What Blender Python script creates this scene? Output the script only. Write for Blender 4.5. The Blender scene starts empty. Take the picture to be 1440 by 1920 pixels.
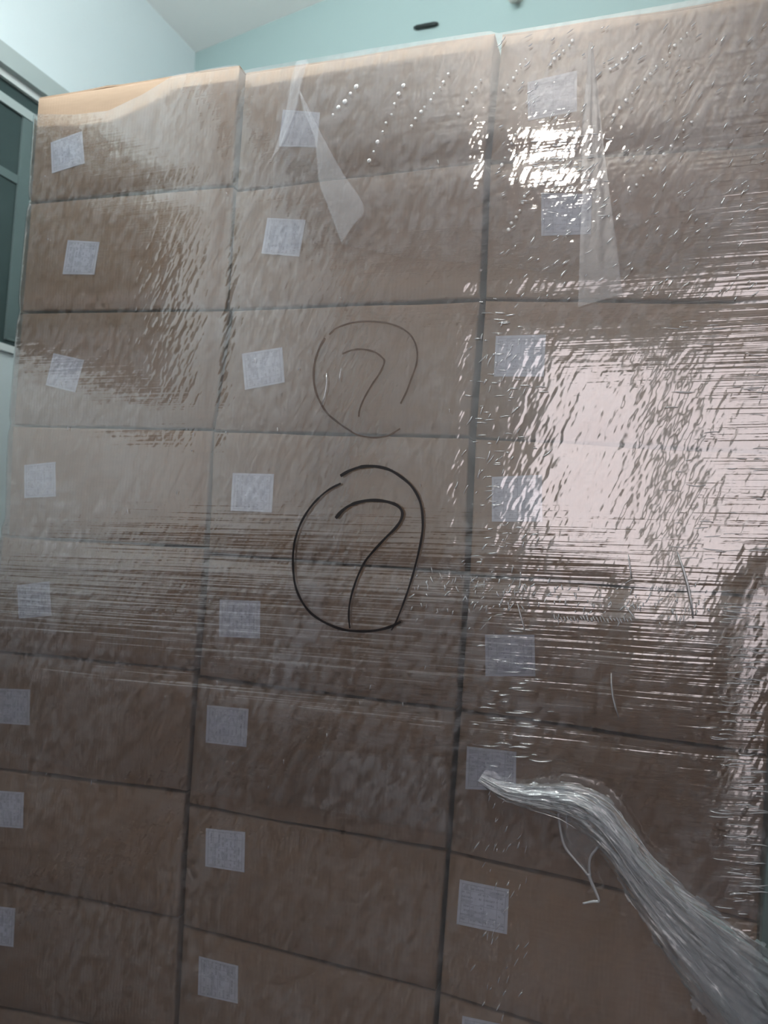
import bpy, math, random
import numpy as np
from mathutils import Matrix, Vector

random.seed(7)
scene = bpy.context.scene
COL = scene.collection

# ------------------------------------------------------------------ camera
F = 1450.0                                   # focal length in pixels of the 1440x1920 frame
CAM = np.array([1.25895, -1.30630, 1.24493])
ROT = np.array([[0.950535, -0.304963, -0.058994],
                [0.302612, 0.952024, -0.045576],
                [0.070063, 0.025469, 0.997217]])   # columns: right, forward, up
cd = bpy.data.cameras.new('camera')
cd.sensor_fit = 'HORIZONTAL'
cd.sensor_width = 36.0
cd.lens = F / 1440.0 * 36.0
cd.clip_start = 0.02
cd.dof.use_dof = True
cd.dof.focus_distance = 1.25
cd.dof.aperture_fstop = 5.0
cam = bpy.data.objects.new('camera', cd)
COL.objects.link(cam)
M = Matrix.Identity(4)
for i in range(3):
    M[i][0] = ROT[i, 0]; M[i][1] = ROT[i, 2]; M[i][2] = -ROT[i, 1]; M[i][3] = CAM[i]
cam.matrix_world = M
scene.camera = cam

# ------------------------------------------------------------------ world, light, exposure
w = bpy.data.worlds.new('overcast_sky')
scene.world = w
w.use_nodes = True
w.node_tree.nodes['Background'].inputs[0].default_value = (1.0, 0.89, 0.91, 1)
w.node_tree.nodes['Background'].inputs[1].default_value = 1.75
ADDED_TUBE_POWER = 30.0
LAMP_POWER = 11.0                            # watts given off by the bulb
LAMP_POS = (0.94, -1.43, 2.60)
scene.view_settings.view_transform = 'Standard'
scene.view_settings.look = 'None'
scene.view_settings.gamma = 1.0
scene.view_settings.use_curve_mapping = False
scene.view_settings.exposure = 0.5
scene.cycles.transparent_max_bounces = 24
scene.cycles.sample_clamp_indirect = 4.0
scene.cycles.max_bounces = 5
scene.cycles.diffuse_bounces = 3
scene.cycles.adaptive_threshold = 0.06
scene.cycles.adaptive_min_samples = 16
scene.cycles.glossy_bounces = 2
scene.cycles.transmission_bounces = 3
REAR_Y = -3.5
RIGHT_X = 2.75
W2 = (0.62, 2.35, 1.05, 2.55)                # rear window x0 x1 z0 z1
W3 = (-3.0, -1.9, 0.02, 2.0)                 # glazed door in the right wall y0 y1 z0 z1
def portal(name, loc, rot, sx, sy):
    ld = bpy.data.lights.new(name, 'AREA')
    ld.shape = 'RECTANGLE'; ld.size = sx; ld.size_y = sy
    ld.cycles.is_portal = True
    o = bpy.data.objects.new(name, ld); COL.objects.link(o)
    o.location = loc; o.rotation_euler = rot
portal('daylight_portal', ((W2[0]+W2[1])/2, REAR_Y-0.06, (W2[2]+W2[3])/2), (math.pi/2, 0, math.pi), W2[1]-W2[0], W2[3]-W2[2])
portal('daylight_portal', (RIGHT_X+0.06, (W3[0]+W3[1])/2, (W3[2]+W3[3])/2), (math.pi/2, 0, math.pi/2 + math.pi*0 ), W3[1]-W3[0], W3[3]-W3[2])

# ------------------------------------------------------------------ helpers
def ray(px, py):
    return ROT @ np.array([(px-720)/F, 1.0, -(py-960)/F])
def front(px, py, y=0.0):
    """point of the plane y=const (parallel to the stack's face)"""
    d = ray(px, py); t = (y-CAM[1])/d[1]
    return CAM + t*d

def obj(name, verts, faces, mat=None, parent=None, smooth=False, uvs=None):
    me = bpy.data.meshes.new(name)
    me.from_pydata([tuple(map(float, v)) for v in verts], [], [tuple(f) for f in faces])
    if uvs is not None:
        ul = me.uv_layers.new(name='UVMap')
        for l in me.loops:
            ul.data[l.index].uv = uvs[l.vertex_index]
    if smooth:
        me.polygons.foreach_set('use_smooth', [True]*len(me.polygons))
    if mat: me.materials.append(mat)
    me.update()
    o = bpy.data.objects.new(name, me)
    COL.objects.link(o)
    if parent: o.parent = parent
    return o
def empty(name, loc=(0, 0, 0)):
    o = bpy.data.objects.new(name, None); COL.objects.link(o); o.location = loc
    o.empty_display_size = 0.05
    return o
def tag(o, label, cat, group=None, kind=None):
    o['label'] = label; o['category'] = cat
    if group: o['group'] = group
    if kind: o['kind'] = kind
    return o
class MB:
    def __init__(s): s.v = []; s.f = []
    def box(s, a, b, M=None):
        n = len(s.v)
        for z in (a[2], b[2]):
            for x, y in ((a[0], a[1]), (b[0], a[1]), (b[0], b[1]), (a[0], b[1])):
                p = (x, y, z)
                s.v.append(tuple(M @ Vector(p)) if M else p)
        s.f += [tuple(n+i for i in q) for q in ((3,2,1,0),(4,5,6,7),(0,1,5,4),(1,2,6,5),(2,3,7,6),(3,0,4,7))]
        return s
    def add(s, verts, faces):
        n = len(s.v); s.v += [tuple(v) for v in verts]; s.f += [tuple(n+i for i in f) for f in faces]
        return s
    def tube(s, pts, rad, seg=6):
        pts = [Vector(p) for p in pts]; n = len(s.v); k = len(pts)
        for i, p in enumerate(pts):
            t = (pts[min(i+1, k-1)]-pts[max(i-1, 0)]).normalized()
            a = t.orthogonal().normalized() if i == 0 else (a - t*a.dot(t)).normalized()
            b = t.cross(a); r = rad[i] if hasattr(rad, '__len__') else rad
            for j in range(seg):
                an = 2*math.pi*j/seg
                s.v.append(tuple(p + a*(r*math.cos(an)) + b*(r*math.sin(an))))
        for i in range(k-1):
            for j in range(seg):
                q = (j+1) % seg
                s.f.append((n+i*seg+j, n+i*seg+q, n+(i+1)*seg+q, n+(i+1)*seg+j))
        s.f.append(tuple(n+j for j in range(seg))[::-1]); s.f.append(tuple(n+(k-1)*seg+j for j in range(seg)))
        return s
    def lathe(s, prof, c, axis='z', seg=20):
        n = len(s.v)
        for r, h in prof:
            for j in range(seg):
                an = 2*math.pi*j/seg
                q = (r*math.cos(an), r*math.sin(an), h)
                if axis == '-y': q = (q[0], -q[2], q[1])
                s.v.append((c[0]+q[0], c[1]+q[1], c[2]+q[2]))
        for i in range(len(prof)-1):
            for j in range(seg):
                q = (j+1) % seg
                s.f.append((n+i*seg+j, n+i*seg+q, n+(i+1)*seg+q, n+(i+1)*seg+j))
        return s
    def build(s, name, mat, parent=None, smooth=False):
        return obj(name, s.v, s.f, mat, parent, smooth)
def curve_pts(P, n):
    """Catmull-Rom through 2-D or 3-D points"""
    P = np.array(P, float); P = np.vstack([2*P[0]-P[1], P, 2*P[-1]-P[-2]])
    out = []
    m = len(P)-3
    for k in range(n):
        t = k/(n-1)*m; i = min(int(t), m-1); t -= i
        a, b, c, d = P[i:i+4]
        out.append(0.5*((2*b)+(-a+c)*t+(2*a-5*b+4*c-d)*t*t+(-a+3*b-3*c+d)*t**3))
    return np.array(out)

# ------------------------------------------------------------------ materials
def mat(name):
    m = bpy.data.materials.new(name); m.use_nodes = True
    nt = m.node_tree; nt.nodes.clear()
    out = nt.nodes.new('ShaderNodeOutputMaterial')
    return m, nt, out
class N:
    """tiny node builder"""
    def __init__(s, nt): s.nt = nt
    def __call__(s, typ, ins=None, **kw):
        n = s.nt.nodes.new(typ)
        for k, v in kw.items(): setattr(n, k, v)
        for k, v in (ins or {}).items():
            if isinstance(v, bpy.types.NodeSocket): s.nt.links.new(v, n.inputs[k])
            else: n.inputs[k].default_value = v
        return n
    def math(s, op, a, b=0.0, c=0.0, clamp=False):
        n = s('ShaderNodeMath', {0: a, 1: b, 2: c}, operation=op); n.use_clamp = clamp
        return n.outputs[0]
    def noise(s, vec, scale=1.0, detail=2.0, rough=0.5):
        return s('ShaderNodeTexNoise', {'Vector': vec, 'Scale': scale, 'Detail': detail, 'Roughness': rough}).outputs['Fac']
    def scaled(s, vec, rot_y, sc):
        r = s('ShaderNodeMapping', {'Vector': vec, 'Rotation': (0, rot_y, 0)})
        return s('ShaderNodeMapping', {'Vector': r.outputs[0], 'Scale': sc}).outputs[0]
    def ramp(s, fac, lo, hi):
        return s('ShaderNodeMapRange', {0: fac, 1: lo, 2: hi}, interpolation_type='SMOOTHSTEP').outputs[0]
    def mixc(s, fac, a, b):
        n = s('ShaderNodeMix', data_type='RGBA')
        for i, v in ((0, fac), (6, a), (7, b)):
            if isinstance(v, bpy.types.NodeSocket): s.nt.links.new(v, n.inputs[i])
            else: n.inputs[i].default_value = v if i == 0 else (*v, 1)
        return n.outputs[2]
def simple(name, col, rough=0.6, var=0.08, scale=6.0, bump=0.0, metal=0.0, spec=0.5):
    m, nt, out = mat(name); n = N(nt)
    co = n('ShaderNodeTexCoord').outputs['Object']
    f = n.noise(co, scale, 4.0)
    c = n.mixc(f, tuple(x*(1-var) for x in col), tuple(min(1, x*(1+var)) for x in col))
    b = n('ShaderNodeBsdfPrincipled', {'Base Color': c, 'Roughness': rough, 'Metallic': metal, 'Specular IOR Level': spec})
    if bump:
        bn = n('ShaderNodeBump', {'Height': n.noise(co, scale*12, 3.0), 'Distance': bump, 'Strength': 1.0})
        nt.links.new(bn.outputs[0], b.inputs['Normal'])
    nt.links.new(b.outputs[0], out.inputs[0])
    return m
def cardboard(name, col):
    m, nt, out = mat(name); n = N(nt)
    co = n('ShaderNodeTexCoord').outputs['Object']
    rnd = n('ShaderNodeObjectInfo').outputs['Random']
    big = n.noise(n.scaled(co, 0, (3, 3, 4)), 1.0, 3.0)
    fib = n.noise(n.scaled(co, 0, (25, 25, 220)), 1.0, 3.0)
    f = n.math('MULTIPLY_ADD', fib, 0.5, n.math('MULTIPLY', big, 0.5))
    c = n.mixc(f, tuple(x*0.8 for x in col), tuple(x*1.2 for x in col))
    v = n.math('MULTIPLY_ADD', rnd, 0.16, 0.92)
    hs = n('ShaderNodeHueSaturation', {'Color': c, 'Value': v})
    # corrugation showing faintly through the liner
    cor = n('ShaderNodeTexWave', {'Vector': n.scaled(co, 0, (1, 1, 1)), 'Scale': 45.0, 'Distortion': 0.6}, bands_direction='X').outputs['Fac']
    bn = n('ShaderNodeBump', {'Height': cor, 'Distance': 0.00012, 'Strength': 1.0})
    bn2 = n('ShaderNodeBump', {'Height': n.noise(co, 7.0, 2.0), 'Distance': 0.002, 'Strength': 1.0, 'Normal': bn.outputs[0]})
    b = n('ShaderNodeBsdfPrincipled', {'Base Color': hs.outputs[0], 'Roughness': 0.8, 'Specular IOR Level': 0.25, 'Normal': bn2.outputs[0]})
    nt.links.new(b.outputs[0], out.inputs[0])
    return m
def label_print(name, turn):
    """white paper printed with lines of small blue-grey type and ruled columns"""
    m, nt, out = mat(name); n = N(nt)
    uv = n('ShaderNodeTexCoord').outputs['UV']
    rnd = n('ShaderNodeObjectInfo').outputs['Random']
    sp = n('ShaderNodeSeparateXYZ', {0: uv})
    u, v = (sp.outputs[1], sp.outputs[0]) if turn else (sp.outputs[0], sp.outputs[1])
    rows = n.math('MULTIPLY', v, 10.0)
    fr = n.math('FRACT', rows)
    line = n.math('MULTIPLY', n.math('GREATER_THAN', fr, 0.28), n.math('LESS_THAN', fr, 0.72))
    vec = n('ShaderNodeCombineXYZ', {0: n.math('MULTIPLY', u, 9.0), 1: n.math('MULTIPLY', n.math('FLOOR', rows), 7.3), 2: n.math('MULTIPLY', rnd, 60.0)})
    words = n.math('GREATER_THAN', n.noise(vec.outputs[0], 1.0, 1.0), 0.50)
    vec2 = n('ShaderNodeCombineXYZ', {0: n.math('MULTIPLY', u, 70.0), 1: n.math('MULTIPLY', v, 60.0), 2: rnd})
    glyph = n.ramp(n.noise(vec2.outputs[0], 1.0, 1.0), 0.38, 0.55)
    ink = n.math('MULTIPLY', n.math('MULTIPLY', line, words), glyph)
    # ruled columns and frame
    def rule(s, at, wd): return n.math('LESS_THAN', n.math('ABSOLUTE', n.math('SUBTRACT', s, at)), wd)
    rul = rule(u, 0.24, 0.008)
    for a in (0.52, 0.78, 0.06, 0.94): rul = n.math('MAXIMUM', rul, rule(u, a, 0.008))
    for a in (0.07, 0.2, 0.5, 0.8, 0.93): rul = n.math('MAXIMUM', rul, rule(v, a, 0.008))
    inside = n.math('MULTIPLY', n.math('LESS_THAN', n.math('ABSOLUTE', n.math('SUBTRACT', u, 0.5)), 0.45),
                    n.math('LESS_THAN', n.math('ABSOLUTE', n.math('SUBTRACT', v, 0.5)), 0.44))
    ink = n.math('MULTIPLY', n.math('MAXIMUM', n.math('MULTIPLY', rul, 0.5), n.math('MULTIPLY', ink, 0.85)), inside)
    # a few heavier printed blocks
    blk = n.math('GREATER_THAN', n.noise(n('ShaderNodeCombineXYZ', {0: n.math('MULTIPLY', u, 5.0), 1: n.math('MULTIPLY', v, 8.0), 2: n.math('MULTIPLY', rnd, 31.0)}).outputs[0], 1.0, 0.0), 0.62)
    ink = n.math('MAXIMUM', ink, n.math('MULTIPLY', n.math('MULTIPLY', blk, inside), 0.4))
    c = n.mixc(ink, (0.72, 0.76, 0.87), (0.40, 0.42, 0.52))
    b = n('ShaderNodeBsdfPrincipled', {'Base Color': c, 'Roughness': 0.6, 'Specular IOR Level': 0.3})
    nt.links.new(b.outputs[0], out.inputs[0])
    return m
def film_mat(name, haze=0.10, gloss=0.16, rough=0.13, dimple=1.0, streak=1.0, patchy=True, dots=0.0, hazecol=(0.82, 0.84, 0.90), edge=0.55, fade=None):
    m, nt, out = mat(name); n = N(nt)
    co = n('ShaderNodeTexCoord').outputs['Object']
    sp = n('ShaderNodeSeparateXYZ', {0: co})
    x, z = sp.outputs[0], sp.outputs[2]
    # slanting dimples left by the stretched film
    dim = n.noise(n.scaled(co, math.radians(-24), (88, 36, 40)), 1.0, 1.0, 0.45) if dimple else None
    # level stretch lines: strongest in the tight passes and towards the wrapped end
    st = n.noise(n.scaled(co, math.radians(2.5), (2.2, 2, 120)), 1.0, 2.0, 0.6) if streak else None
    h = None
    if streak:
        zband = n.math('MULTIPLY', n.ramp(z, 0.84, 0.94), n.ramp(z, 1.36, 1.24))
        sm = n.math('MAXIMUM', n.math('MAXIMUM', zband, n.ramp(x, 1.26, 1.42)), 0.22)
        h = n.math('MULTIPLY', n.math('MULTIPLY', st, sm), 1.2*streak)
    if dimple:
        h = n.math('MULTIPLY_ADD', dim, 0.75*dimple, h if h else 0.0)
    nrm = n('ShaderNodeBump', {'Height': h, 'Distance': 0.0011, 'Strength': 1.0}).outputs[0] if h else n('ShaderNodeNewGeometry').outputs['Normal']
    hz = haze
    if patchy:
        pn = n.noise(n.scaled(co, math.radians(-15), (3.5, 2, 5.0)), 1.0, 2.0, 0.55)
        hz = n.math('MULTIPLY', n.math('MULTIPLY_ADD', n.ramp(pn, 0.3, 0.7), 0.9, 0.55), haze)
        if streak:
            hz = n.math('MULTIPLY', hz, n.math('MULTIPLY_ADD', n.math('MULTIPLY', n.ramp(st, 0.35, 0.7), sm), 0.8, 0.8))
    if dimple and patchy: hz = n.math('MULTIPLY', hz, n.math('MULTIPLY_ADD', n.ramp(dim, 0.36, 0.62), 1.1, 0.42))
    if fade: hz = n.math('MULTIPLY', hz, n.ramp(z, fade[0], fade[1]))
    if dots:
        br = n('ShaderNodeTexBrick', {'Vector': n.scaled(n('ShaderNodeMapping', {'Vector': co, 'Rotation': (math.radians(90), 0, 0)}).outputs[0], 0, (1, 1, 1)),
               'Scale': 28.0, 'Mortar Size': 0.018, 'Mortar Smooth': 1.0, 'Row Height': 0.42, 'Brick Width': 0.55}).outputs['Fac']
        hz = n.math('MULTIPLY', hz, n.math('MULTIPLY_ADD', br, dots, 1.0))
    tr = n('ShaderNodeBsdfTransparent', {'Color': (0.985, 0.985, 0.985, 1)})
    di = n('ShaderNodeBsdfDiffuse', {'Color': (*hazecol, 1)})
    tl = n('ShaderNodeBsdfTranslucent', {'Color': (*hazecol, 1)})
    dd = n('ShaderNodeMixShader', {0: 0.35, 1: di.outputs[0], 2: tl.outputs[0]})
    a = n('ShaderNodeMixShader', {0: hz, 1: tr.outputs[0], 2: dd.outputs[0]})
    gl = n('ShaderNodeBsdfGlossy', {'Color': (1, 1, 1, 1), 'Roughness': rough, 'Normal': nrm}, distribution='BECKMANN')
    lw = n('ShaderNodeLayerWeight', {'Blend': 0.25})
    fac = n.math('MULTIPLY_ADD', lw.outputs['Fresnel'], edge, gloss, clamp=True)
    g = n('ShaderNodeMixShader', {0: fac, 1: a.outputs[0], 2: gl.outputs[0]})
    nt.links.new(g.outputs[0], out.inputs[0])
    return m
def emit(name, col, strength):
    m, nt, out = mat(name); n = N(nt)
    e = n('ShaderNodeEmission', {0: (*col, 1), 1: strength})
    nt.links.new(e.outputs[0], out.inputs[0])
    return m
MT = {
    'white_wall': simple('white_paint', (0.72, 0.80, 0.83), 0.75, 0.02, 2.0, 0.0006),
    'grey_wall': simple('grey_paint', (0.66, 0.66, 0.67), 0.7, 0.05, 2.0, 0.0006),
    'green_wall': simple('pale_green_paint', (0.37, 0.49, 0.49), 0.7, 0.03, 2.0, 0.0006),
    'ceiling': simple('ceiling_paint', (0.90, 0.89, 0.88), 0.8, 0.03, 1.5, 0.0006),
    'floor': simple('concrete', (0.045, 0.045, 0.05), 0.5, 0.2, 3.0, 0.001),
    'frame': simple('window_aluminium', (0.78, 0.82, 0.82), 0.4, 0.04, 5.0),
    'frame_grey': simple('grey_sealant', (0.42, 0.48, 0.48), 0.5, 0.06, 5.0),
    'sash_dark': simple('dark_sash', (0.11, 0.15, 0.15), 0.5, 0.1, 5.0),
    'dark_glass': simple('dark_tinted_glass', (0.035, 0.055, 0.055), 0.12, 0.3, 2.0),
    'black': simple('black_plastic', (0.012, 0.02, 0.02), 0.5, 0.2, 20.0),
    'plastic': simple('white_plastic', (0.78, 0.80, 0.78), 0.4, 0.04, 20.0),
    'card': cardboard('kraft_cardboard', (0.37, 0.263, 0.188)),
    'label_h': label_print('printed_label', False),
    'label_v': label_print('printed_label_turned', True),
    'film': film_mat('stretch_film', 0.105, 0.25, 0.10),
    'film_pass': film_mat('stretch_film_pass', 0.035, 0.05, 0.10, 1.2, 1.2, fade=(1.32, 1.12)),
    'film_dots': film_mat('stretch_film_embossed', 0.05, 0.05, 0.12, 0.7, 0.6, True, 0.8),
    'film_fold': film_mat('stretch_film_folded', 0.22, 0.03, 0.3, 0.6, 0.3, False),
    'film_tail': film_mat('stretch_film_gathered', 0.25, 0.14, 0.22, 1.6, 0.0, False, hazecol=(0.80, 0.87, 0.95)),
    'film_rope': film_mat('stretch_film_twisted', 0.45, 0.25, 0.18, 0.5, 0.0, False),
    'film_crease': film_mat('stretch_film_crease_glint', 0.55, 0.35, 0.25, 0.0, 0.0, False),  # whitish haze put into the creases as painted glints
    'ink': simple('black_marker', (0.008, 0.005, 0.006), 0.45, 0.2, 40.0),
    'ink_old': simple('faded_marker', (0.10, 0.07, 0.058), 0.6, 0.3, 40.0),
}

# ------------------------------------------------------------------ the room
TOP = 2.126
HC = 3.0
def structure(o, label=None):
    o['kind'] = 'structure'
    if label: o['label'] = label
    return o
# corner of left wall and back wall, and the directions of both
CR = np.array([-0.41, 1.18])
LD = np.array([-0.045, -1.0]); LD /= np.linalg.norm(LD)     # along the left wall towards the viewer
BD = np.array([0.962, -0.2725]); BD /= np.linalg.norm(BD)   # along the back wall to the right
def wall_frame(origin, d):
    """local x along the wall, local y out of the room, z up"""
    nrm = np.array([-d[1], d[0]])
    m = Matrix.Identity(4)
    m[0][0], m[1][0] = d; m[0][1], m[1][1] = nrm
    m[0][3], m[1][3] = origin
    return m
ML = wall_frame(CR, -LD)         # local x = away from the viewer; 0 at the far corner, negative towards viewer
MBK = wall_frame(CR, BD)
def wall_with_hole(name, Mw, x0, x1, z0, z1, hole, m, t=0.16):
    b = MB()
    if hole:
        hx0, hx1, hz0, hz1 = hole
        b.box((x0, 0, z0), (hx0, t, z1), Mw); b.box((hx1, 0, z0), (x1, t, z1), Mw)
        b.box((hx0, 0, z0), (hx1, t, hz0), Mw); b.box((hx0, 0, hz1), (hx1, t, z1), Mw)
    else:
        b.box((x0, 0, z0), (x1, t, z1), Mw)
    return b.build(name, m)
def on_wall(px, py, Mw):
    """where the line of sight through a pixel meets a wall, in the wall's own x and z"""
    Mi = np.array(Mw.inverted()); o = Mi[:3, :3] @ CAM + Mi[:3, 3]; d = Mi[:3, :3] @ ray(px, py)
    t = -o[1]/d[1]; p = o+t*d
    return p[0], p[2]

structure(MB().box((-1.6, -4.2, -0.08), (3.4, 1.9, 0.0)).build('floor', MT['floor']), 'grey concrete floor under the stack')
structure(MB().box((-1.6, -4.2, HC), (3.4, 1.9, HC+0.1)).build('ceiling', MT['ceiling']), 'off-white ceiling above the stack')
w1x0, w1z1 = on_wall(0, 128, ML)
w1x1, _ = on_wall(78, 500, ML)
_, w1z0 = on_wall(15, 661, ML)
W1 = (-2.6, w1x1, w1z0, w1z1)
print('left window', W1, 'seen from', w1x0)
structure(wall_with_hole('wall_left', ML, -5.0, 0.16, 0, HC, W1, MT['white_wall']), 'white painted wall with the dark window')
added_band = simple('added_band_paint', (0.10, 0.10, 0.105), 0.6, 0.06, 3.0)  # unseen dark band, added to cut bounce light and darken the film's reflections
structure(MB().box((-5.0, -0.012, 0), (0.0, 0.0, 0.98), ML).build('trim_1', added_band), 'dark grey band added along the foot of the white wall to cut light')
structure(wall_with_hole('wall_back', MBK, -0.16, 4.2, 0, HC, None, MT['green_wall']), 'pale green wall behind the stack')
MR = wall_frame((RIGHT_X, 0), (0, -1.0))       # right wall: local x towards the viewer
structure(wall_with_hole('wall_right', MR, -1.6, 4.2, 0, HC, (-W3[1], -W3[0], W3[2], W3[3]), MT['grey_wall']), 'pale grey painted wall with a glazed door')
MF = wall_frame((0, REAR_Y), (-1.0, 0))        # wall behind the viewer: local x to the left
structure(wall_with_hole('wall_front', MF, -3.3, 1.6, 0, HC, (-W2[1], -W2[0], W2[2], W2[3]), MT['grey_wall']), 'pale grey painted wall with the bright window')

b = MB(); b.box((-1.6, -0.012, 0), (-W3[1], 0.0, 0.98), MR); b.box((-W3[0], -0.012, 0), (4.2, 0.0, 0.98), MR)
structure(b.build('trim_2', added_band), 'dark grey band added beside the glazed door to cut light')
structure(MB().box((-3.3, -0.012, 0), (1.6, 0.0, 0.98), MF).build('trim_3', added_band), 'dark grey band added below the bright window to darken reflections')
def window(name, Mw, rect, mullions, m_frame, m_pane, label, fw=0.05, rail=None, inner=None):
    x0, x1, z0, z1 = rect
    root = structure(empty(name), label)
    b = MB()
    b.box((x0, -0.008, z1-fw), (x1, 0.09, z1), Mw); b.box((x0, -0.008, z0), (x1, 0.09, z0+fw), Mw)
    b.box((x0, -0.008, z0), (x0+fw, 0.09, z1), Mw); b.box((x1-fw, -0.008, z0), (x1, 0.09, z1), Mw)
    b.build('window_frame', m_frame, root)
    for a, wd in mullions:
        MB().box((a-wd/2, -0.004, z0+fw), (a+wd/2, 0.08, z1-fw), Mw).build('mullion', m_frame, root)
    if rail:
        MB().box((x0+fw, 0.012, rail-0.02), (x1-fw, 0.05, rail+0.02), Mw).build('rail', inner or m_frame, root)
    if m_pane:
        ed = [x0+fw] + [a for a, _ in mullions] + [x1-fw]
        for q in range(len(ed)-1):
            MB().box((ed[q], 0.004, z0+fw), (ed[q+1], 0.010, z1-fw), Mw).build('pane', m_pane, root)
    return root
# left window: dark tinted panes in a white aluminium frame
lw = window('window_1', ML, W1, [(-1.45, 0.07)], MT['frame'], MT['dark_glass'],
            'dark tinted window in white aluminium frame behind the stack edge', 0.02, None)
x0, x1, z0, z1 = W1
b = MB(); b.box((x0, -0.03, z1), (x1+0.03, 0.004, z1+0.055), ML); b.build('window_trim', MT['frame_grey'], lw)
b = MB(); b.box((x0+0.03, -0.004, z1-0.085), (x1-0.03, 0.03, z1-0.06), ML); b.build('sash_rail', MT['frame_grey'], lw)
b = MB(); b.box((x1-0.11, -0.002, z0+0.035), (x1-0.02, 0.036, z1-0.085), ML); b.build('sash_stile', MT['sash_dark'], lw)
rz = on_wall(0, 318, ML)[1]
b = MB(); b.box((x0+0.03, 0.0, rz-0.012), (x1-0.1, 0.036, rz+0.012), ML); b.build('sash_rail', MT['sash_dark'], lw)
clear = film_mat('window_glass', 0.0, 0.04, 0.02, 0.0, 0.0, False)
window('window_2', MF, (-W2[1], -W2[0], W2[2], W2[3]), [(-1.5, 0.18)], MT['frame'], clear, 'bright two-pane window in the wall facing the stack', 0.05)
window('door_1', MR, (-W3[1], -W3[0], W3[2], W3[3]), [], MT['frame'], clear, 'glazed door opening in the right wall', 0.06)

# ceiling lamp behind the viewer: its glare sits on the film near the top of the stack
lamp = tag(empty('ceiling_lamp', LAMP_POS), 'bare white bulb hanging on a cord from the ceiling', 'lamp')
MB().lathe([(0.001, 0.085), (0.018, 0.085), (0.02, 0.05), (0.02, 0.032), (0.001, 0.03)], (0, 0, 0)).build('bulb_holder', MT['plastic'], lamp, True)
MB().tube([(0, 0, 0.08), (0, 0, HC-LAMP_POS[2])], 0.003, 6).build('cord', MT['black'], lamp, True)
tube = tag(empty('added_tube_light', (0.35, -0.38, 2.70)), 'unseen tube light added below the ceiling to brighten the upper cartons and walls', 'lamp')  # lamp added out of view to brighten the upper stack and walls
MB().box((-0.62, -0.008, -0.018), (0.62, 0.008, 0.0)).build('batten', MT['plastic'], tube)
for sx in (-0.4, 0.4): MB().tube([(sx, 0, -0.002), (sx, 0, HC-2.70)], 0.002, 6).build('cord', MT['black'], tube, True)
MB().tube([(-0.58, 0, -0.055), (0.58, 0, -0.055)], 0.014, 12).build('tube', emit('added_tube_glow', (0.90, 1.0, 1.0), ADDED_TUBE_POWER/(math.pi*2*math.pi*0.014*1.16)), tube, True)
for sx in (-0.6, 0.6):
    MB().box((sx-0.02, -0.016, -0.074), (sx+0.02, 0.016, -0.016)).build('tube_holder', MT['plastic'], tube)
bulb = MB().lathe([(0.001, -0.048)] + [(0.08*math.sin(a), -0.008-0.08*math.cos(a)*0.5) for a in np.linspace(0.15, 2.6, 10)], (0, 0, 0)).build(
    'bulb', emit('bulb_glow', (1.0, 0.93, 0.85), LAMP_POWER/(4*math.pi*0.07**2)/math.pi), lamp, True)

# ------------------------------------------------------------------ the cartons
DEPTH = 0.40
RX = 1.476                                   # right end of the stack
L1 = [(70,181),(55,378),(38,584),(22,797),(14,1006),(-18,1221),(-36,1439),(-54,1647),(-72,1876),(-92,2110)]
R1 = [(446,121),(434,346),(423,579),(396,806),(380,1027),(360,1258),(346,1487),(332,1723),(322,1955),(312,2190)]
L2 = [(457,134),(441,356),(426,580),(399,808),(389,1038),(369,1270),(352,1511),(340,1738),(328,1966),(318,2200)]
R2 = [(926,60),(908,302),(898,561),(878,819),(870,1075),(853,1333),(835,1596),(815,1861),(795,2130),(775,2400)]
L3 = [(941,64),(919,304),(910,561),(891,821),(880,1079),(863,1334),(843,1600),(824,1865),(806,2135),(786,2405)]
R3y = [-27,266,565,849,1121,1418,1733,2046,2360,2680]        # height of the seams at the right end
def row_pts(P): return [front(*q)[[0, 2]] for q in P]
def r3():
    out = []
    for y in R3y:
        px = 1440
        for _ in range(4):
            q = front(px, y); px += (RX-q[0])*1000*0.9
        out.append(np.array([RX, front(px, y)[2]]))
    return out
COLS = [(row_pts(L1), row_pts(R1)), (row_pts(L2), row_pts(R2)), (row_pts(L3), r3())]
for Lc, Rc in COLS:                          # the ninth carton stands on the floor
    Lc[9][1] = 0.0; Rc[9][1] = 0.0
# row 5 starts a little further out than row 4
def sm(t): t = min(max(t, 0.0), 1.0); return t*t*(3-2*t)
BUL = {}
def bulge(c, r, u, v):
    """how far the carton's front swells, u and v in 0..1"""
    return BUL[(c, r)]*(4*u*(1-u))**0.6*(4*v*(1-v))**0.6
def quad(c, r):
    Lc, Rc = COLS[c]
    g = 0.0022
    tl, tr, br, bl = Lc[r].copy(), Rc[r].copy(), Rc[r+1].copy(), Lc[r+1].copy()
    if c == 0 and r == 4: tl[0] -= 0.016
    if c == 1 and r == 2: tl[0] += 0.010
    if c == 0 and r == 2: tr[0] += 0.004
    tl += (0, -g); tr += (0, -g); bl += (0, g if r < 8 else 0); br += (0, g if r < 8 else 0)
    if c == 1: tl[0] += 0.001; bl[0] += 0.001
    return tl, tr, br, bl
def bil(q, u, v):
    tl, tr, br, bl = q
    return (tl*(1-u)+tr*u)*(1-v) + (bl*(1-u)+br*u)*v
def inv_bil(q, p):
    u = v = 0.5
    for _ in range(12):
        e = bil(q, u, v)-p
        J = np.stack([(bil(q, u+1e-4, v)-bil(q, u, v))/1e-4, (bil(q, u, v+1e-4)-bil(q, u, v))/1e-4], 1)
        du, dv = np.linalg.solve(J, -e); u += du; v += dv
    return u, v
WHERE = ['in the column beside the dark window', 'in the middle column', 'in the column at the glossy right end']
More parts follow.
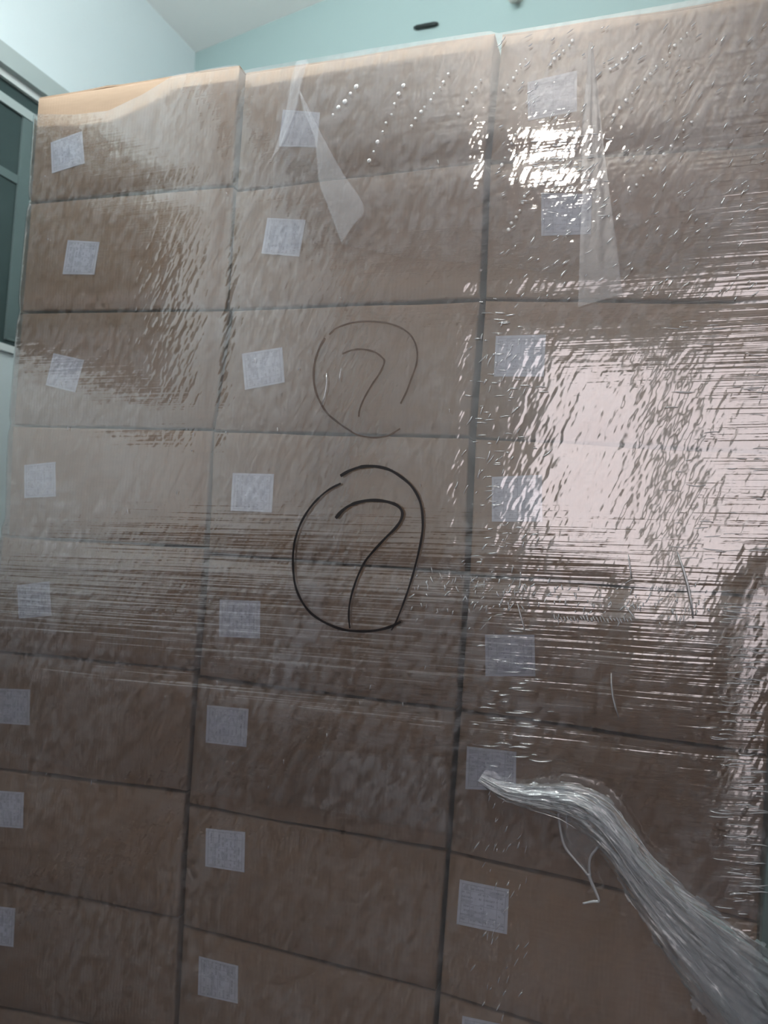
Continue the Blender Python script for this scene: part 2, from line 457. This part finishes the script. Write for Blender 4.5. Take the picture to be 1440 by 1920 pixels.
ORD = ['topmost', 'second from top,', 'third from top,', 'fourth from top,', 'fifth from top,', 'sixth from top,', 'seventh from top,', 'eighth from top,', 'bottommost']
rng = random.Random(3)
YOFF = {}
def carton(c, r):
    q = quad(c, r)
    BUL[(c, r)] = rng.uniform(0.002, 0.0055)
    y0 = YOFF[(c, r)] = rng.uniform(0.0, 0.005)
    base = bil(q, 0.5, 1.0)
    root = tag(empty('carton', (base[0], y0, base[1])),
               '%s brown carton %s' % (ORD[r], WHERE[c]), 'carton', 'cartons in the wrapped stack')
    org = np.array([base[0], y0, base[1]])
    nu, nv = 16, 9
    V, Fc = [], []
    e = 0.0035
    wv = [rng.uniform(-1, 1) for _ in range(12)]
    W = np.linalg.norm(q[1]-q[0]); H = np.linalg.norm(q[3]-q[0])
    def edge_wave(u, k): return 0.0011*(wv[k]*math.sin(5*u+wv[k+1]*3)+wv[k+2]*math.sin(13*u+wv[k+3]*3))
    def pos(u, v):
        p = bil(q, u, v).copy()
        p[1] += edge_wave(u, 0)*(1-v) * (1 if r else 1.6) + edge_wave(u, 4)*v*(r < 8)
        return p
    for j in range(nv+1):
        for i in range(nu+1):
            u = e/W + (1-2*e/W)*i/nu; v = e/H + (1-2*e/H)*j/nv
            p = pos(u, v)
            V.append((p[0]-org[0], -bulge(c, r, i/nu, j/nv), p[1]-org[2]))
    idx = lambda i, j: j*(nu+1)+i
    for j in range(nv):
        for i in range(nu): Fc.append((idx(i, j), idx(i, j+1), idx(i+1, j+1), idx(i+1, j)))
    ring = [(i, 0) for i in range(nu)] + [(nu, j) for j in range(nv)] + [(i, nv) for i in range(nu, 0, -1)] + [(0, j) for j in range(nv, 0, -1)]
    prev = [idx(*a) for a in ring]
    for k, yy in enumerate((0.0012, 0.0045, DEPTH)):
        n0 = len(V)
        for (i, j) in ring:
            ins = e*0.3 if k == 0 else 0
            u = ins/W + (1-2*ins/W)*i/nu; v = ins/H+(1-2*ins/H)*j/nv
            p = pos(u, v)
            V.append((p[0]-org[0], yy, p[1]-org[2]))
        cur = [n0+k2 for k2 in range(len(ring))]
        for k2 in range(len(ring)):
            a, b2 = k2, (k2+1) % len(ring)
            Fc.append((prev[a], prev[b2], cur[b2], cur[a]))
        prev = cur
    Fc.append(tuple(prev))
    body = obj('body', V, Fc, MT['card'], root, False)
    me = body.data
    me.polygons.foreach_set('use_smooth', [i < len(Fc)-1-len(ring) for i in range(len(Fc))])
    if r == 0:
        # closing flaps of the topmost carton, a little warped
        for k, (ya, yb, lift) in enumerate(((0.004, DEPTH/2-0.002, 0.0015), (DEPTH/2+0.002, DEPTH, 0.004))):
            n = 14; V2, F2 = [], []
            hump = rng.uniform(0.25, 0.75)
            for i in range(n+1):
                u = i/n; p = pos(u, 0)
                wob = 0.0015*math.sin(9*u+k*2+c) + 0.0012*math.sin(23*u+c*3)
                if c == 0: wob += 0.006*math.exp(-((u-0.37)/0.06)**2) - 0.002*math.exp(-((u-0.5)/0.05)**2)
                for yy, up in ((ya, 0.35), (yb, 1.0)):
                    yy2 = yy
                    zt = p[1]-org[2] + 0.0004 + max(0, wob)*up + lift*(0.3 if (yy == ya and k == 0) else 1)
                    V2 += [(p[0]-org[0], yy2, zt), (p[0]-org[0], yy2, zt+0.0035)]
            for i in range(n):
                a = i*4; b2 = a+4
                F2 += [(a, b2, b2+1, a+1), (a+2, a+3, b2+3, b2+2), (a+1, b2+1, b2+3, a+3), (a, a+2, b2+2, b2)]
            F2 += [(0, 1, 3, 2), (n*4, n*4+2, n*4+3, n*4+1)]
            obj('top_flap', V2, F2, MT['card'], root)
    return root, q, org
LABELS = {
 (0,0): [(95,267),(154,246),(159,306),(97,325)], (0,1): [(127,450),(187,454),(177,515),(117,514)],
 (0,2): [(100,662),(158,675),(141,736),(85,722)], (0,3): [(46,872),(105,866),(106,931),(46,934)],
 (0,4): [(33,1097),(94,1090),(98,1154),(36,1160)], (0,5): [(-8,1291),(56,1293),(55,1360),(-8,1356)],
 (0,6): [(-18,1481),(47,1485),(46,1552),(-18,1548)], (0,7): [(-36,1696),(29,1703),(26,1775),(-38,1767)],
 (0,8): [(-52,1920),(12,1926),(8,1996),(-54,1988)],
 (1,0): [(530,205),(600,211),(594,276),(522,274)], (1,1): [(502,409),(574,413),(562,482),(491,476)],
 (1,2): [(453,663),(529,651),(534,717),(459,731)], (1,3): [(437,887),(515,889),(511,961),(433,958)],
 (1,4): [(411,1124),(488,1127),(487,1197),(410,1194)], (1,5): [(389,1322),(467,1329),(463,1400),(386,1392)],
 (1,6): [(386,1553),(460,1560),(459,1635),(385,1624)], (1,7): [(372,1794),(446,1812),(445,1882),(370,1866)],
 (1,8): [(360,2030),(436,2048),(434,2120),(358,2102)],
 (2,0): [(989,155),(1082,134),(1082,210),(990,227)], (2,1): [(1015,362),(1110,365),(1108,440),(1015,443)],
 (2,2): [(930,630),(1024,628),(1020,707),(926,706)], (2,3): [(922,894),(1016,890),(1017,978),(922,978)],
 (2,4): [(909,1190),(1002,1190),(1004,1268),(910,1268)], (2,5): [(875,1400),(968,1410),(967,1483),(872,1480)],
 (2,6): [(862,1649),(955,1667),(951,1750),(856,1732)], (2,7): [(867,1905),(962,1925),(958,2005),(862,1985)],
 (2,8): [(850,2180),(945,2200),(941,2282),(846,2262)],
}
for c in range(3):
    for r in range(9):
        root, q, org = carton(c, r)
        lq = [front(*p)[[0, 2]] for p in LABELS[(c, r)]]
        n = 6; V, Fc, UV = [], [], []
        for s in (0, 1):
            for j in range(n+1):
                for i in range(n+1):
                    p = bil(lq, i/n, j/n)
                    u, v = inv_bil(q, p); u = min(max(u, 0.02), 0.98); v = min(max(v, 0.02), 0.98)
                    y = -bulge(c, r, u, v) - (0.0012 if s == 0 else 0.0004)
                    V.append((p[0]-org[0], y, p[1]-org[2])); UV.append((i/n, 1-j/n))
        k = (n+1)**2; ix = lambda i, j: j*(n+1)+i
        for j in range(n):
            for i in range(n):
                Fc.append((ix(i, j), ix(i, j+1), ix(i+1, j+1), ix(i+1, j)))
        rg = [ix(i, 0) for i in range(n)]+[ix(n, j) for j in range(n)]+[ix(i, n) for i in range(n, 0, -1)]+[ix(0, j) for j in range(n, 0, -1)]
        for a in range(len(rg)):
            b2 = (a+1) % len(rg); Fc.append((rg[a], rg[b2], rg[b2]+k, rg[a]+k))
        lab = obj('paper_label', V, Fc, MT['label_h'] if c == 2 else MT['label_v'], root, False, UV)
        lab['label'] = 'white printed paper label'

# ------------------------------------------------------------------ the stretch film
film = tag(empty('stretch_film', (0, 0, 0)), 'clear stretch film wrapped tightly around the stack of cartons', 'plastic wrap')
zs_l = [p[1] for p in COLS[0][0]]; xs_l = [quad(0, r)[0][0] for r in range(9)] + [quad(0, 8)[3][0]]
xb_l = [quad(0, r)[3][0] for r in range(9)]
def left_x(z):
    """left silhouette of the cartons at height z"""
    for r in range(9):
        zt, zb = zs_l[r], zs_l[r+1]
        if z >= zb or r == 8:
            t = min(max((zt-z)/(zt-zb), 0), 1)
            x = xs_l[r]*(1-t)+xb_l[r]*t
            if r < 8: x += (xs_l[r+1]-xb_l[r])*sm((t-0.8)/0.2)*(0.9 if t > 0.5 else 0)
            x += 0.004*math.exp(-((t)/0.05)**2)*(r > 0) + 0.004*math.exp(-((1-t)/0.05)**2)
            return x
TOPZ = lambda x: np.interp(x, [p[0] for Lc, Rc in COLS for p in (Lc[0], Rc[0])], [p[1] for Lc, Rc in COLS for p in (Lc[0], Rc[0])])
def seam_z(c, r, x):
    Lc, Rc = COLS[c]; a, b2 = Lc[r], Rc[r]
    return a[1]+(b2[1]-a[1])*(x-a[0])/(b2[0]-a[0])
def film_y(x, z):
    """depth of the outer film surface in front of the cartons (negative = towards the viewer)"""
    y = -0.0115
    y += 0.0016*math.sin(5.1*x+3.3*z+0.7)+0.0006*math.sin(11.0*x-7.0*z+2.1)+0.0008*math.sin(3.0*x+17.0*z+0.4)
    c = 0 if x < 0.49 else (1 if x < 0.98 else 2)
    d = min(abs(z-seam_z(c, r, x)) for r in range(1, 9))
    y += 0.0016*math.exp(-(d/0.026)**2)
    if x > 1.2: y += (0.0138*(max(0, x-1.34)/0.12)**2-0.007*sm((x-1.2)/0.1))*sm((1.30-z)/0.15)
    for gx in (0.489, 0.985):
        y += 0.0014*math.exp(-((x-gx)/0.022)**2)
    return y
def film_sheet(name, m, xa, xb, zt, zb, off, nx, nz, wrap_l=False, wrap_r=False, side=0.36):
    """zt, zb: functions of x (top and bottom edge)"""
    cols = []
    RC = 0.016
    if wrap_l:
        cols += [('l', t) for t in np.linspace(side, 0.02, 8)] + [('cl', a) for a in np.linspace(0, math.pi/2, 7)[1:-1]]
    cols += [('f', t) for t in np.linspace(0, 1, nx)]
    if wrap_r:
        cols += [('cr', a) for a in np.linspace(0, math.pi/2, 7)[1:-1]] + [('r', t) for t in np.linspace(0.02, side, 8)]
    V, Fc = [], []
    for k, (w_, t) in enumerate(cols):
        for j in range(nz):
            s = j/(nz-1)
            if w_ == 'f': x = xa+(xb-xa)*t
            elif w_ in ('l', 'cl'): x = xa
            else: x = xb
            z = zt(x)*(1-s)+zb(x)*s
            lx = (left_x(z)-0.009 if wrap_l else xa); rx = (xb if not wrap_r else RX+0.008+0.002*math.sin(9*z)+0.0015*math.sin(31*z))
            if w_ == 'f':
                a0 = lx+RC if wrap_l else xa; b0 = rx-RC if wrap_r else xb
                x = a0+(b0-a0)*t; y = film_y(x, z)-off
                # edges stay tight to the carton
                V.append((x, y, z))
            elif w_ == 'l': V.append((lx-off, t, z))
            elif w_ == 'cl':
                y1 = film_y(lx+RC, z)-off
                V.append((lx-off+(RC+off)*(1-math.cos(t)), 0.02+(y1-0.02)*math.sin(t), z))
            elif w_ == 'cr':
                y1 = film_y(rx-RC, z)-off
                V.append((rx+off-(RC+off)*(1-math.sin(t)), y1+(0.02-y1)*(1-math.cos(t)), z))
            else: V.append((rx+off, t, z))
    for k in range(len(cols)-1):
        for j in range(nz-1):
            a = k*nz+j
            Fc.append((a, a+1, a+nz+1, a+nz))
    return obj(name, V, Fc, m, film, True)
def z_of_line(pts):
    P = [front(*p) for p in pts]; X = [p[0] for p in P]; Z = [p[2] for p in P]
    return lambda x: float(np.interp(x, X, Z))
ztop_pts = [(68,214),(140,215),(205,208),(270,178),(330,142),(446,122),(452,124),(457,134),(700,92),(925,58),(935,62),(941,62),(1120,32),(1290,2),(1440,-26)]
ztop = z_of_line(ztop_pts)
film_sheet('film_sheet', MT['film'], 0.0, RX, lambda x: ztop(x)-0.006, lambda x: 0.03, 0.0, 230, 330, True, True)
# an upper pass whose lower edge runs across the second row
zA = z_of_line([(560,462),(640,462),(760,488),(900,500),(1080,522),(1440,528)])
xa = front(520, 300)[0]
film_sheet('film_pass', MT['film_dots'], xa, RX, lambda x: ztop(x)-0.012, zA, 0.002, 120, 90, False, True, 0.2)
# a tight middle pass with level stretch lines
zBt = z_of_line([(0,1012),(390,1034),(700,1060),(870,1075),(1160,1130),(1440,1130)])
zBb = z_of_line([(0,1400),(200,1452),(350,1476),(480,1502),(720,1542),(835,1562),(1100,1600),(1440,1725)])
film_sheet('film_pass', MT['film_pass'], 0.0, RX, zBt, zBb, 0.002, 150, 90, True, True, 0.2)
# a narrow upright patch where the film doubles, beside the large handwritten number
def patch(name, poly_l, poly_r, m, off, n=40, k=10, wob=0.0015):
    A = curve_pts(poly_l, n); B = curve_pts(poly_r, n)
    V, Fc = [], []
    for i in range(n):
        for j in range(k):
            t = j/(k-1); px, py = A[i]*(1-t)+B[i]*t
            p = front(px, py, -0.012)
            y = film_y(p[0], p[2])-off-wob*math.sin(j*2.4+i*0.15)*math.sin(math.pi*t)
            p = front(px, py, y)
            V.append(p)
    for i in range(n-1):
        for j in range(k-1):
            a = i*k+j; Fc.append((a, a+k, a+k+1, a+1))
    return obj(name, V, Fc, m, film, True)
patch('film_fold', [(1104,78),(1099,150),(1089,270),(1092,350),(1088,440),(1084,575)], [(1111,80),(1122,180),(1134,290),(1144,370),(1157,465),(1167,552)], MT['film_fold'], 0.005, 50, 8)
patch('film_fold', [(557,114),(546,148),(538,200),(522,260),(506,305)], [(577,111),(567,148),(561,175),(556,200),(534,262)], MT['film_fold'], 0.005, 40, 6)
patch('film_fold', [(561,172),(570,210),(590,262),(598,340),(613,382),(640,455)], [(563,172),(580,206),(604,254),(640,320),(682,388),(660,426)], MT['film_fold'], 0.006, 40, 8)
patch('film_fold', [(590,770),(575,860),(560,960),(520,1180),(500,1300)], [(660,770),(655,860),(650,960),(600,1180),(560,1300)], film_mat('stretch_film_doubled', 0.06, 0.03, 0.2, 0.6, 0.5, True), 0.0045, 40, 10)
patch('film_fold', [(560,1405),(530,1450),(505,1500)], [(835,1420),(836,1500),(835,1560)], film_mat('stretch_film_painted_reflection', 0.07, 0.03, 0.25, 0.6, 0.5, True), 0.0045, 30, 30)  # hazy patch painted in for a bluish-grey reflection on the film

# handwriting on the film: a circled 7, twice
def stroke(name, pts, w0, w1, m, off, n=90):
    P = curve_pts([(500+x/2.8225, 560+y/2.8225) for x, y in pts], n)
    Q = []
    for px, py in P:
        p = front(px, py, -0.012); y = film_y(p[0], p[2])-off
        Q.append(front(px, py, y))
    Q = np.array(Q); V, Fc = [], []
    for i in range(n):
        t = Q[min(i+1, n-1)]-Q[max(i-1, 0)]; t /= np.linalg.norm(t)
        s = np.array([-t[2], 0, t[0]]); s /= np.linalg.norm(s)
        f = i/(n-1)
        h = (w0+(w1-w0)*f)*0.5*(0.75+0.35*math.sin(math.pi*min(1, f*6+0.25) if f < 0.12 else math.pi*0.5))*(1+0.10*math.sin(i*0.7))
        V += [Q[i]-s*h, Q[i]+s*h]
    for i in range(n-1): Fc.append((2*i, 2*i+1, 2*i+3, 2*i+2))
    return obj(name, V, Fc, m, film)
INK, OLD = MT['ink'], MT['ink_old']
stroke('marker_circle', [(390,938),(440,910),(500,890),(570,887),(640,902),(700,935),(760,985),(800,1045),(820,1110),(826,1200),(815,1290),(790,1400),(765,1490),(735,1580),(705,1660),(680,1720),(660,1755)], 0.0052, 0.0026, INK, 0.0062)
stroke('marker_circle', [(392,978),(330,1010),(270,1060),(220,1120),(180,1190),(152,1270),(140,1350),(140,1430),(152,1520),(185,1600),(235,1665),(310,1715),(400,1750),(480,1760),(570,1757),(650,1738),(710,1710)], 0.0036, 0.0042, INK, 0.0062)
stroke('marker_digit', [(365,1162),(400,1122),(450,1090),(520,1070),(590,1068),(650,1078),(695,1098),(717,1130),(710,1170),(680,1215),(630,1265),(570,1330),(525,1385),(490,1450),(460,1530),(440,1610),(434,1680),(440,1745)], 0.0056, 0.0028, INK, 0.0064)
stroke('marker_circle', [(308,208),(275,270),(252,350),(250,440),(270,520),(315,600),(370,650),(430,692),(480,720),(560,735),(640,725),(705,688)], 0.0038, 0.0022, OLD, 0.0008)
stroke('marker_circle', [(330,190),(370,155),(450,128),(540,120),(640,130),(720,160),(770,205),(795,270),(793,340),(770,410),(740,490),(708,555)], 0.0026, 0.0026, OLD, 0.0008)
stroke('marker_digit', [(400,292),(450,272),(510,268),(570,282),(610,310),(622,335),(600,390),(560,450),(530,500),(505,550),(490,595),(487,625)], 0.0028, 0.0026, OLD, 0.0008)

# gathered tail of film hanging across the lower right cartons
CL = [(900,1458,9),(935,1478,17),(975,1490,24),(1025,1496,32),(1075,1505,42),(1118,1530,46),(1158,1578,42),(1195,1632,44),(1248,1698,58),(1312,1768,78),(1378,1840,96),(1440,1912,112),(1490,1975,125)]
OUT = [0.010,0.013,0.018,0.026,0.034,0.038,0.036,0.033,0.030,0.028,0.026,0.024,0.022]
def tail_frame(n):
    P = curve_pts([(a, b2) for a, b2, _ in CL], n)
    wv = np.interp(np.linspace(0, len(CL)-1, n), range(len(CL)), [c for _, _, c in CL])
    ov = np.interp(np.linspace(0, len(CL)-1, n), range(len(CL)), OUT)
    T = np.gradient(P, axis=0); T /= np.linalg.norm(T, axis=1)[:, None]
    return P, np.stack([-T[:, 1], T[:, 0]], 1), wv, ov
def tail_sheet(name, n, k, ph, a, b2, amp, m, extra):
    P, S, wv, ov = tail_frame(n); V, Fc = [], []
    for i in range(n):
        for j in range(k):
            t = a+(b2-a)*j/(k-1)
            q = P[i]+S[i]*wv[i]*t
            f = i/(n-1)
            p = front(q[0], q[1], -0.012)
            g = 0.5*math.sin(f*43+t*6+ph)*math.sin(f*19-t*11+2*ph)+0.35*math.sin(f*90+t*13)*math.sin(t*29+f*12+ph)+math.sin(t*9+ph+1.8*math.sin(f*5+ph)+1.3*math.sin(t*3.1+ph))*0.65+math.sin(t*23+ph*2+f*5+2*math.sin(t*4+f*9))*0.3*(0.5+0.5*math.sin(f*14+t*5+ph))
            y = film_y(p[0], p[2])-ov[i]*(1-0.5*t*t)-extra-amp*(0.25+0.75*min(1, wv[i]/60))*g
            V.append(front(q[0], q[1], min(y, film_y(p[0], p[2])-0.005)))
    for i in range(n-1):
        for j in range(k-1):
            c = i*k+j; f = i/(n-1); t = a+(b2-a)*j/(k-1)
            if extra < 0.004 and abs(t+0.12-0.25*math.sin(f*9)) < 0.22*math.sin(math.pi*min(1, max(0, (f-0.60)/0.16))): continue
            rag = 1.0-0.10*abs(math.sin(f*31+ph))-0.07*abs(math.sin(f*77+2*ph))
            if abs(t) > rag: continue
            Fc.append((c, c+k, c+k+1, c+1))
    return obj(name, V, Fc, m, film, True)
tail_sheet('gathered_tail', 120, 60, 0.0, -1.0, 1.0, 0.0085, MT['film_tail'], 0.0)
tail_sheet('gathered_tail', 120, 50, 1.7, -0.75, 0.55, 0.0075, MT['film_tail'], 0.006)
tail_sheet('gathered_tail', 90, 30, 3.1, -0.45, 0.6, 0.006, MT['film_tail'], 0.012)
P, S, wv, ov = tail_frame(60)
strands = MB(); rs = random.Random(11)
for k in range(16):
    t = rs.uniform(-0.95, 0.95); dt = rs.uniform(-0.15, 0.15)
    i0 = rs.choice([rs.randint(6, 40), rs.randint(26, 48)]); ln = rs.randint(6, 22)
    pts = []
    for i in range(i0, min(59, i0+ln)):
        tt = t+dt*(i-i0)/20
        q = P[i]+S[i]*wv[i]*tt
        p = front(q[0], q[1], -0.02)
        pts.append(front(q[0], q[1], film_y(p[0], p[2])-ov[i]*(1-0.5*tt*tt)-0.012-rs.uniform(0, 0.0008)))
    if len(pts) > 3: strands.tube(pts, [0.0009*math.sin(math.pi*(0.12+0.76*a/(len(pts)-1))) for a in range(len(pts))], 5)
o = strands.build('film_strands', MT['film_rope'], film, True); o['kind'] = 'stuff'
# torn wisp hanging from the gathered tail
def at_off(px, py, off):
    p = front(px, py, -0.015); return front(px, py, film_y(p[0], p[2])-off)
wl = [(1046,1512),(1049,1545),(1058,1585),(1078,1612),(1092,1628),(1103,1642)]
wr = [(1138,1548),(1130,1572),(1118,1592),(1108,1605),(1105,1620),(1106,1642)]
A = curve_pts(wl, 30); B = curve_pts(wr, 30); V, Fc = [], []
for i in range(30):
    for j in range(12):
        t = j/11; q = A[i]*(1-t)+B[i]*t
        V.append(at_off(q[0], q[1], 0.020+0.008*math.sin(t*math.pi)*(1-i/40)+0.002*math.sin(t*15)))
for i in range(29):
    for j in range(11):
        c = i*12+j; Fc.append((c, c+12, c+13, c+1))
obj('hanging_wisp', V, Fc, film_mat('stretch_film_wisp', 0.13, 0.08, 0.2, 0.5, 0.0, False), film, True)
wp = MB()
wp.tube([at_off(*q, 0.022) for q in A], [0.0022]*29+[0.0026], 7)
wp.tube([at_off(*q, 0.022) for q in B], [0.0022]*29+[0.0026], 7)
wp.tube([at_off(*q, 0.023) for q in curve_pts([(1066,1512),(1062,1535),(1064,1552)], 8)], 0.0012, 6)
wp.tube([at_off(*q, 0.023) for q in curve_pts([(1103,1638),(1109,1654),(1117,1672),(1123,1689),(1112,1690),(1093,1694)], 30)], [0.0030-0.0012*i/29 for i in range(30)], 7)
wp.build('wisp_cord', MT['film_rope'], film, True)

# fine creases and puckers in the film, each a small raised ridge with whitish haze standing in for glints
cr = MB(); rc = random.Random(5)
def ridge(px, py, ln, ang, rad, off=0.0035):
    dx, dy = math.cos(ang)*ln/2, -math.sin(ang)*ln/2
    bend = rc.uniform(-0.15, 0.15)*ln
    rad *= 1.5
    pts = [at_off(px+dx*t-dy*bend/ln*(1-t*t), py+dy*t+dx*bend/ln*(1-t*t), off) for t in (-1, -0.5, 0, 0.5, 1)]
    cr.tube(pts, [rad*0.35, rad*0.9, rad, rad*0.9, rad*0.35], 6)
D = math.radians
for k in range(150):                          # column of puckers beside the wide joint
    py = rc.uniform(560, 1180); px = rc.gauss(935-0.03*(py-900), 32)
    ridge(px, py, rc.uniform(5, 24), rc.choice([D(rc.uniform(-8, 8)), D(rc.uniform(40, 80))]), rc.uniform(0.0004, 0.0009))
for k in range(40):
    py = rc.uniform(1180, 1440); px = rc.gauss(965, 38)
    ridge(px, py, rc.uniform(10, 45), D(rc.uniform(-7, 2)), rc.uniform(0.0004, 0.0008))
for k in range(60):
    py = rc.uniform(1440, 1915); px = rc.gauss(945, 24)
    ridge(px, py, rc.uniform(5, 16), D(rc.uniform(45, 90)), rc.uniform(0.0004, 0.0008))
for k in range(190):                          # band of puckers below the fourth row
    px = rc.uniform(760, 1330); py = 1108+0.055*(px-800)+rc.gauss(0, 24)
    ridge(px, py, rc.uniform(4, 13), D(rc.uniform(30, 120)), rc.uniform(0.0004, 0.0009))
for k in range(24):
    px = 1040+k*6.2; py = 1160+0.02*(px-1040)+rc.uniform(-2, 2)
    ridge(px, py, rc.uniform(7, 12), D(rc.uniform(105, 125)), 0.0007)
for k in range(240):                          # slanting puckers over the upper right cartons
    px = rc.uniform(930, 1440); py = rc.uniform(30, 560)
    if py < 60-0.17*(px-935): continue
    ridge(px, py, rc.uniform(5, 18), D(rc.uniform(25, 60)), rc.uniform(0.0004, 0.0008), 0.0055)
for k in range(70):                           # around the lamp's glare
    px = rc.gauss(1050, 40); py = rc.gauss(305, 35)
    ridge(px, py, rc.uniform(6, 22), D(rc.choice([rc.uniform(-8, 8), rc.uniform(30, 60)])), rc.uniform(0.0004, 0.0009), 0.0055)
for k in range(120):                          # wrapped end
    py = rc.uniform(1130, 1720); px = rc.gauss(1395, 22)
    ridge(min(px, 1424), py, rc.uniform(14, 46), D(rc.uniform(-8, 3)), rc.uniform(0.0004, 0.0008))
for k in range(60):
    py = rc.uniform(600, 1110); px = rc.uniform(1250, 1436)
    ridge(px, py, rc.uniform(10, 40), D(rc.uniform(-6, 6)), rc.uniform(0.0003, 0.0006))
for a in [(1270,1035,1300,1160,0.0014),(1146,1262,1160,1345,0.0010),(1178,1040,1184,1085,0.0009),(970,1130,985,1185,0.0009),(1170,1135,1190,1160,0.001),(612,700,603,760,0.001),(640,690,636,715,0.0008)]:
    ln = math.hypot(a[2]-a[0], a[3]-a[1]); ridge((a[0]+a[2])/2, (a[1]+a[3])/2, ln, math.atan2(-(a[3]-a[1]), a[2]-a[0]), a[4], 0.0055)
for k in range(45):                           # scattered specks on the rest
    px, py = rc.uniform(60, 860), rc.uniform(250, 1500)
    ridge(px, py, rc.uniform(3, 10), D(rc.uniform(60, 100)), rc.uniform(0.0004, 0.0007))
o = cr.build('film_glint_creases', MT['film_crease'], film, True); o['kind'] = 'stuff'
# slanting rows of little whitish domes painted in for blurred glints on dimples in the film
bl = MB()
def glint_dome(px, py, r):
    c = at_off(px, py, 0.0048)
    bl.lathe([(r*math.cos(a), 0.3*r*math.sin(a)) for a in (0, 0.35, 0.7, 1.05, 1.35)]+[(r*0.02, 0.3*r)], c, '-y', 10)
for (xa_, ya_, xb_, yb_, n_, r_) in [(625,216,668,163,5,0.0042),(692,302,757,160,9,0.0036),(770,235,842,140,9,0.0030),(858,215,902,150,6,0.0026),(945,170,985,110,6,0.0030),
        (940,310,975,240,6,0.0030),(1030,120,1075,75,6,0.0028),(1145,130,1200,80,6,0.0030),(1150,215,1290,60,13,0.0030),(955,430,985,370,6,0.0028),(1180,360,1310,215,11,0.0026)]:
    for i in range(n_):
        t = i/(n_-1)
        glint_dome(xa_+(xb_-xa_)*t+rc.uniform(-2, 2), ya_+(yb_-ya_)*t+rc.uniform(-2, 2), r_*rc.uniform(0.55, 1.25))
o = bl.build('film_glint_domes', film_mat('stretch_film_glint_dome', 0.4, 0.2, 0.3, 0.0, 0.0, False), film, True); o['kind'] = 'stuff'

# ------------------------------------------------------------------ small things on the back wall
def wall_pt(px, py, out=0.0):
    x, z = on_wall(px, py, MBK); return MBK @ Vector((x, -out, z))
a, b2 = wall_pt(779, 55, 0.008), wall_pt(823, 47, 0.008)
d = b2-a
t = tag(MB().tube([a+d*k/8 for k in range(9)], [0.004]+[0.0065]*3+[0.007]*3+[0.0068, 0.004], 8).build('cable_clip', MT['black'], None, True),
        'short dark rod fixed on the pale green wall above the middle column', 'rod')
c0 = wall_pt(972, -14, 0.0)
hk = tag(empty('wall_hook', c0), 'small white plastic hook on the pale green wall above the stack', 'hook')
nrm = (MBK.to_3x3() @ Vector((0, -1, 0))).normalized()
h = MB(); h.tube([Vector((0, 0, 0)), nrm*0.006, nrm*0.012], [0.032, 0.032, 0.028], 16)
h.build('hook_plate', MT['plastic'], hk, True)
h = MB(); side_v = (MBK.to_3x3() @ Vector((1, 0, 0))).normalized()
h.tube([nrm*0.012+Vector((0, 0, 0.0)), nrm*0.022+Vector((0, 0, -0.012)), nrm*0.026+Vector((0, 0, -0.030)), nrm*0.034+Vector((0, 0, -0.040)), nrm*0.044+Vector((0, 0, -0.036)), nrm*0.048+Vector((0, 0, -0.024))], [0.014, 0.014, 0.013, 0.012, 0.011, 0.008], 10)
h.build('hook_arm', MT['plastic'], hk, True)
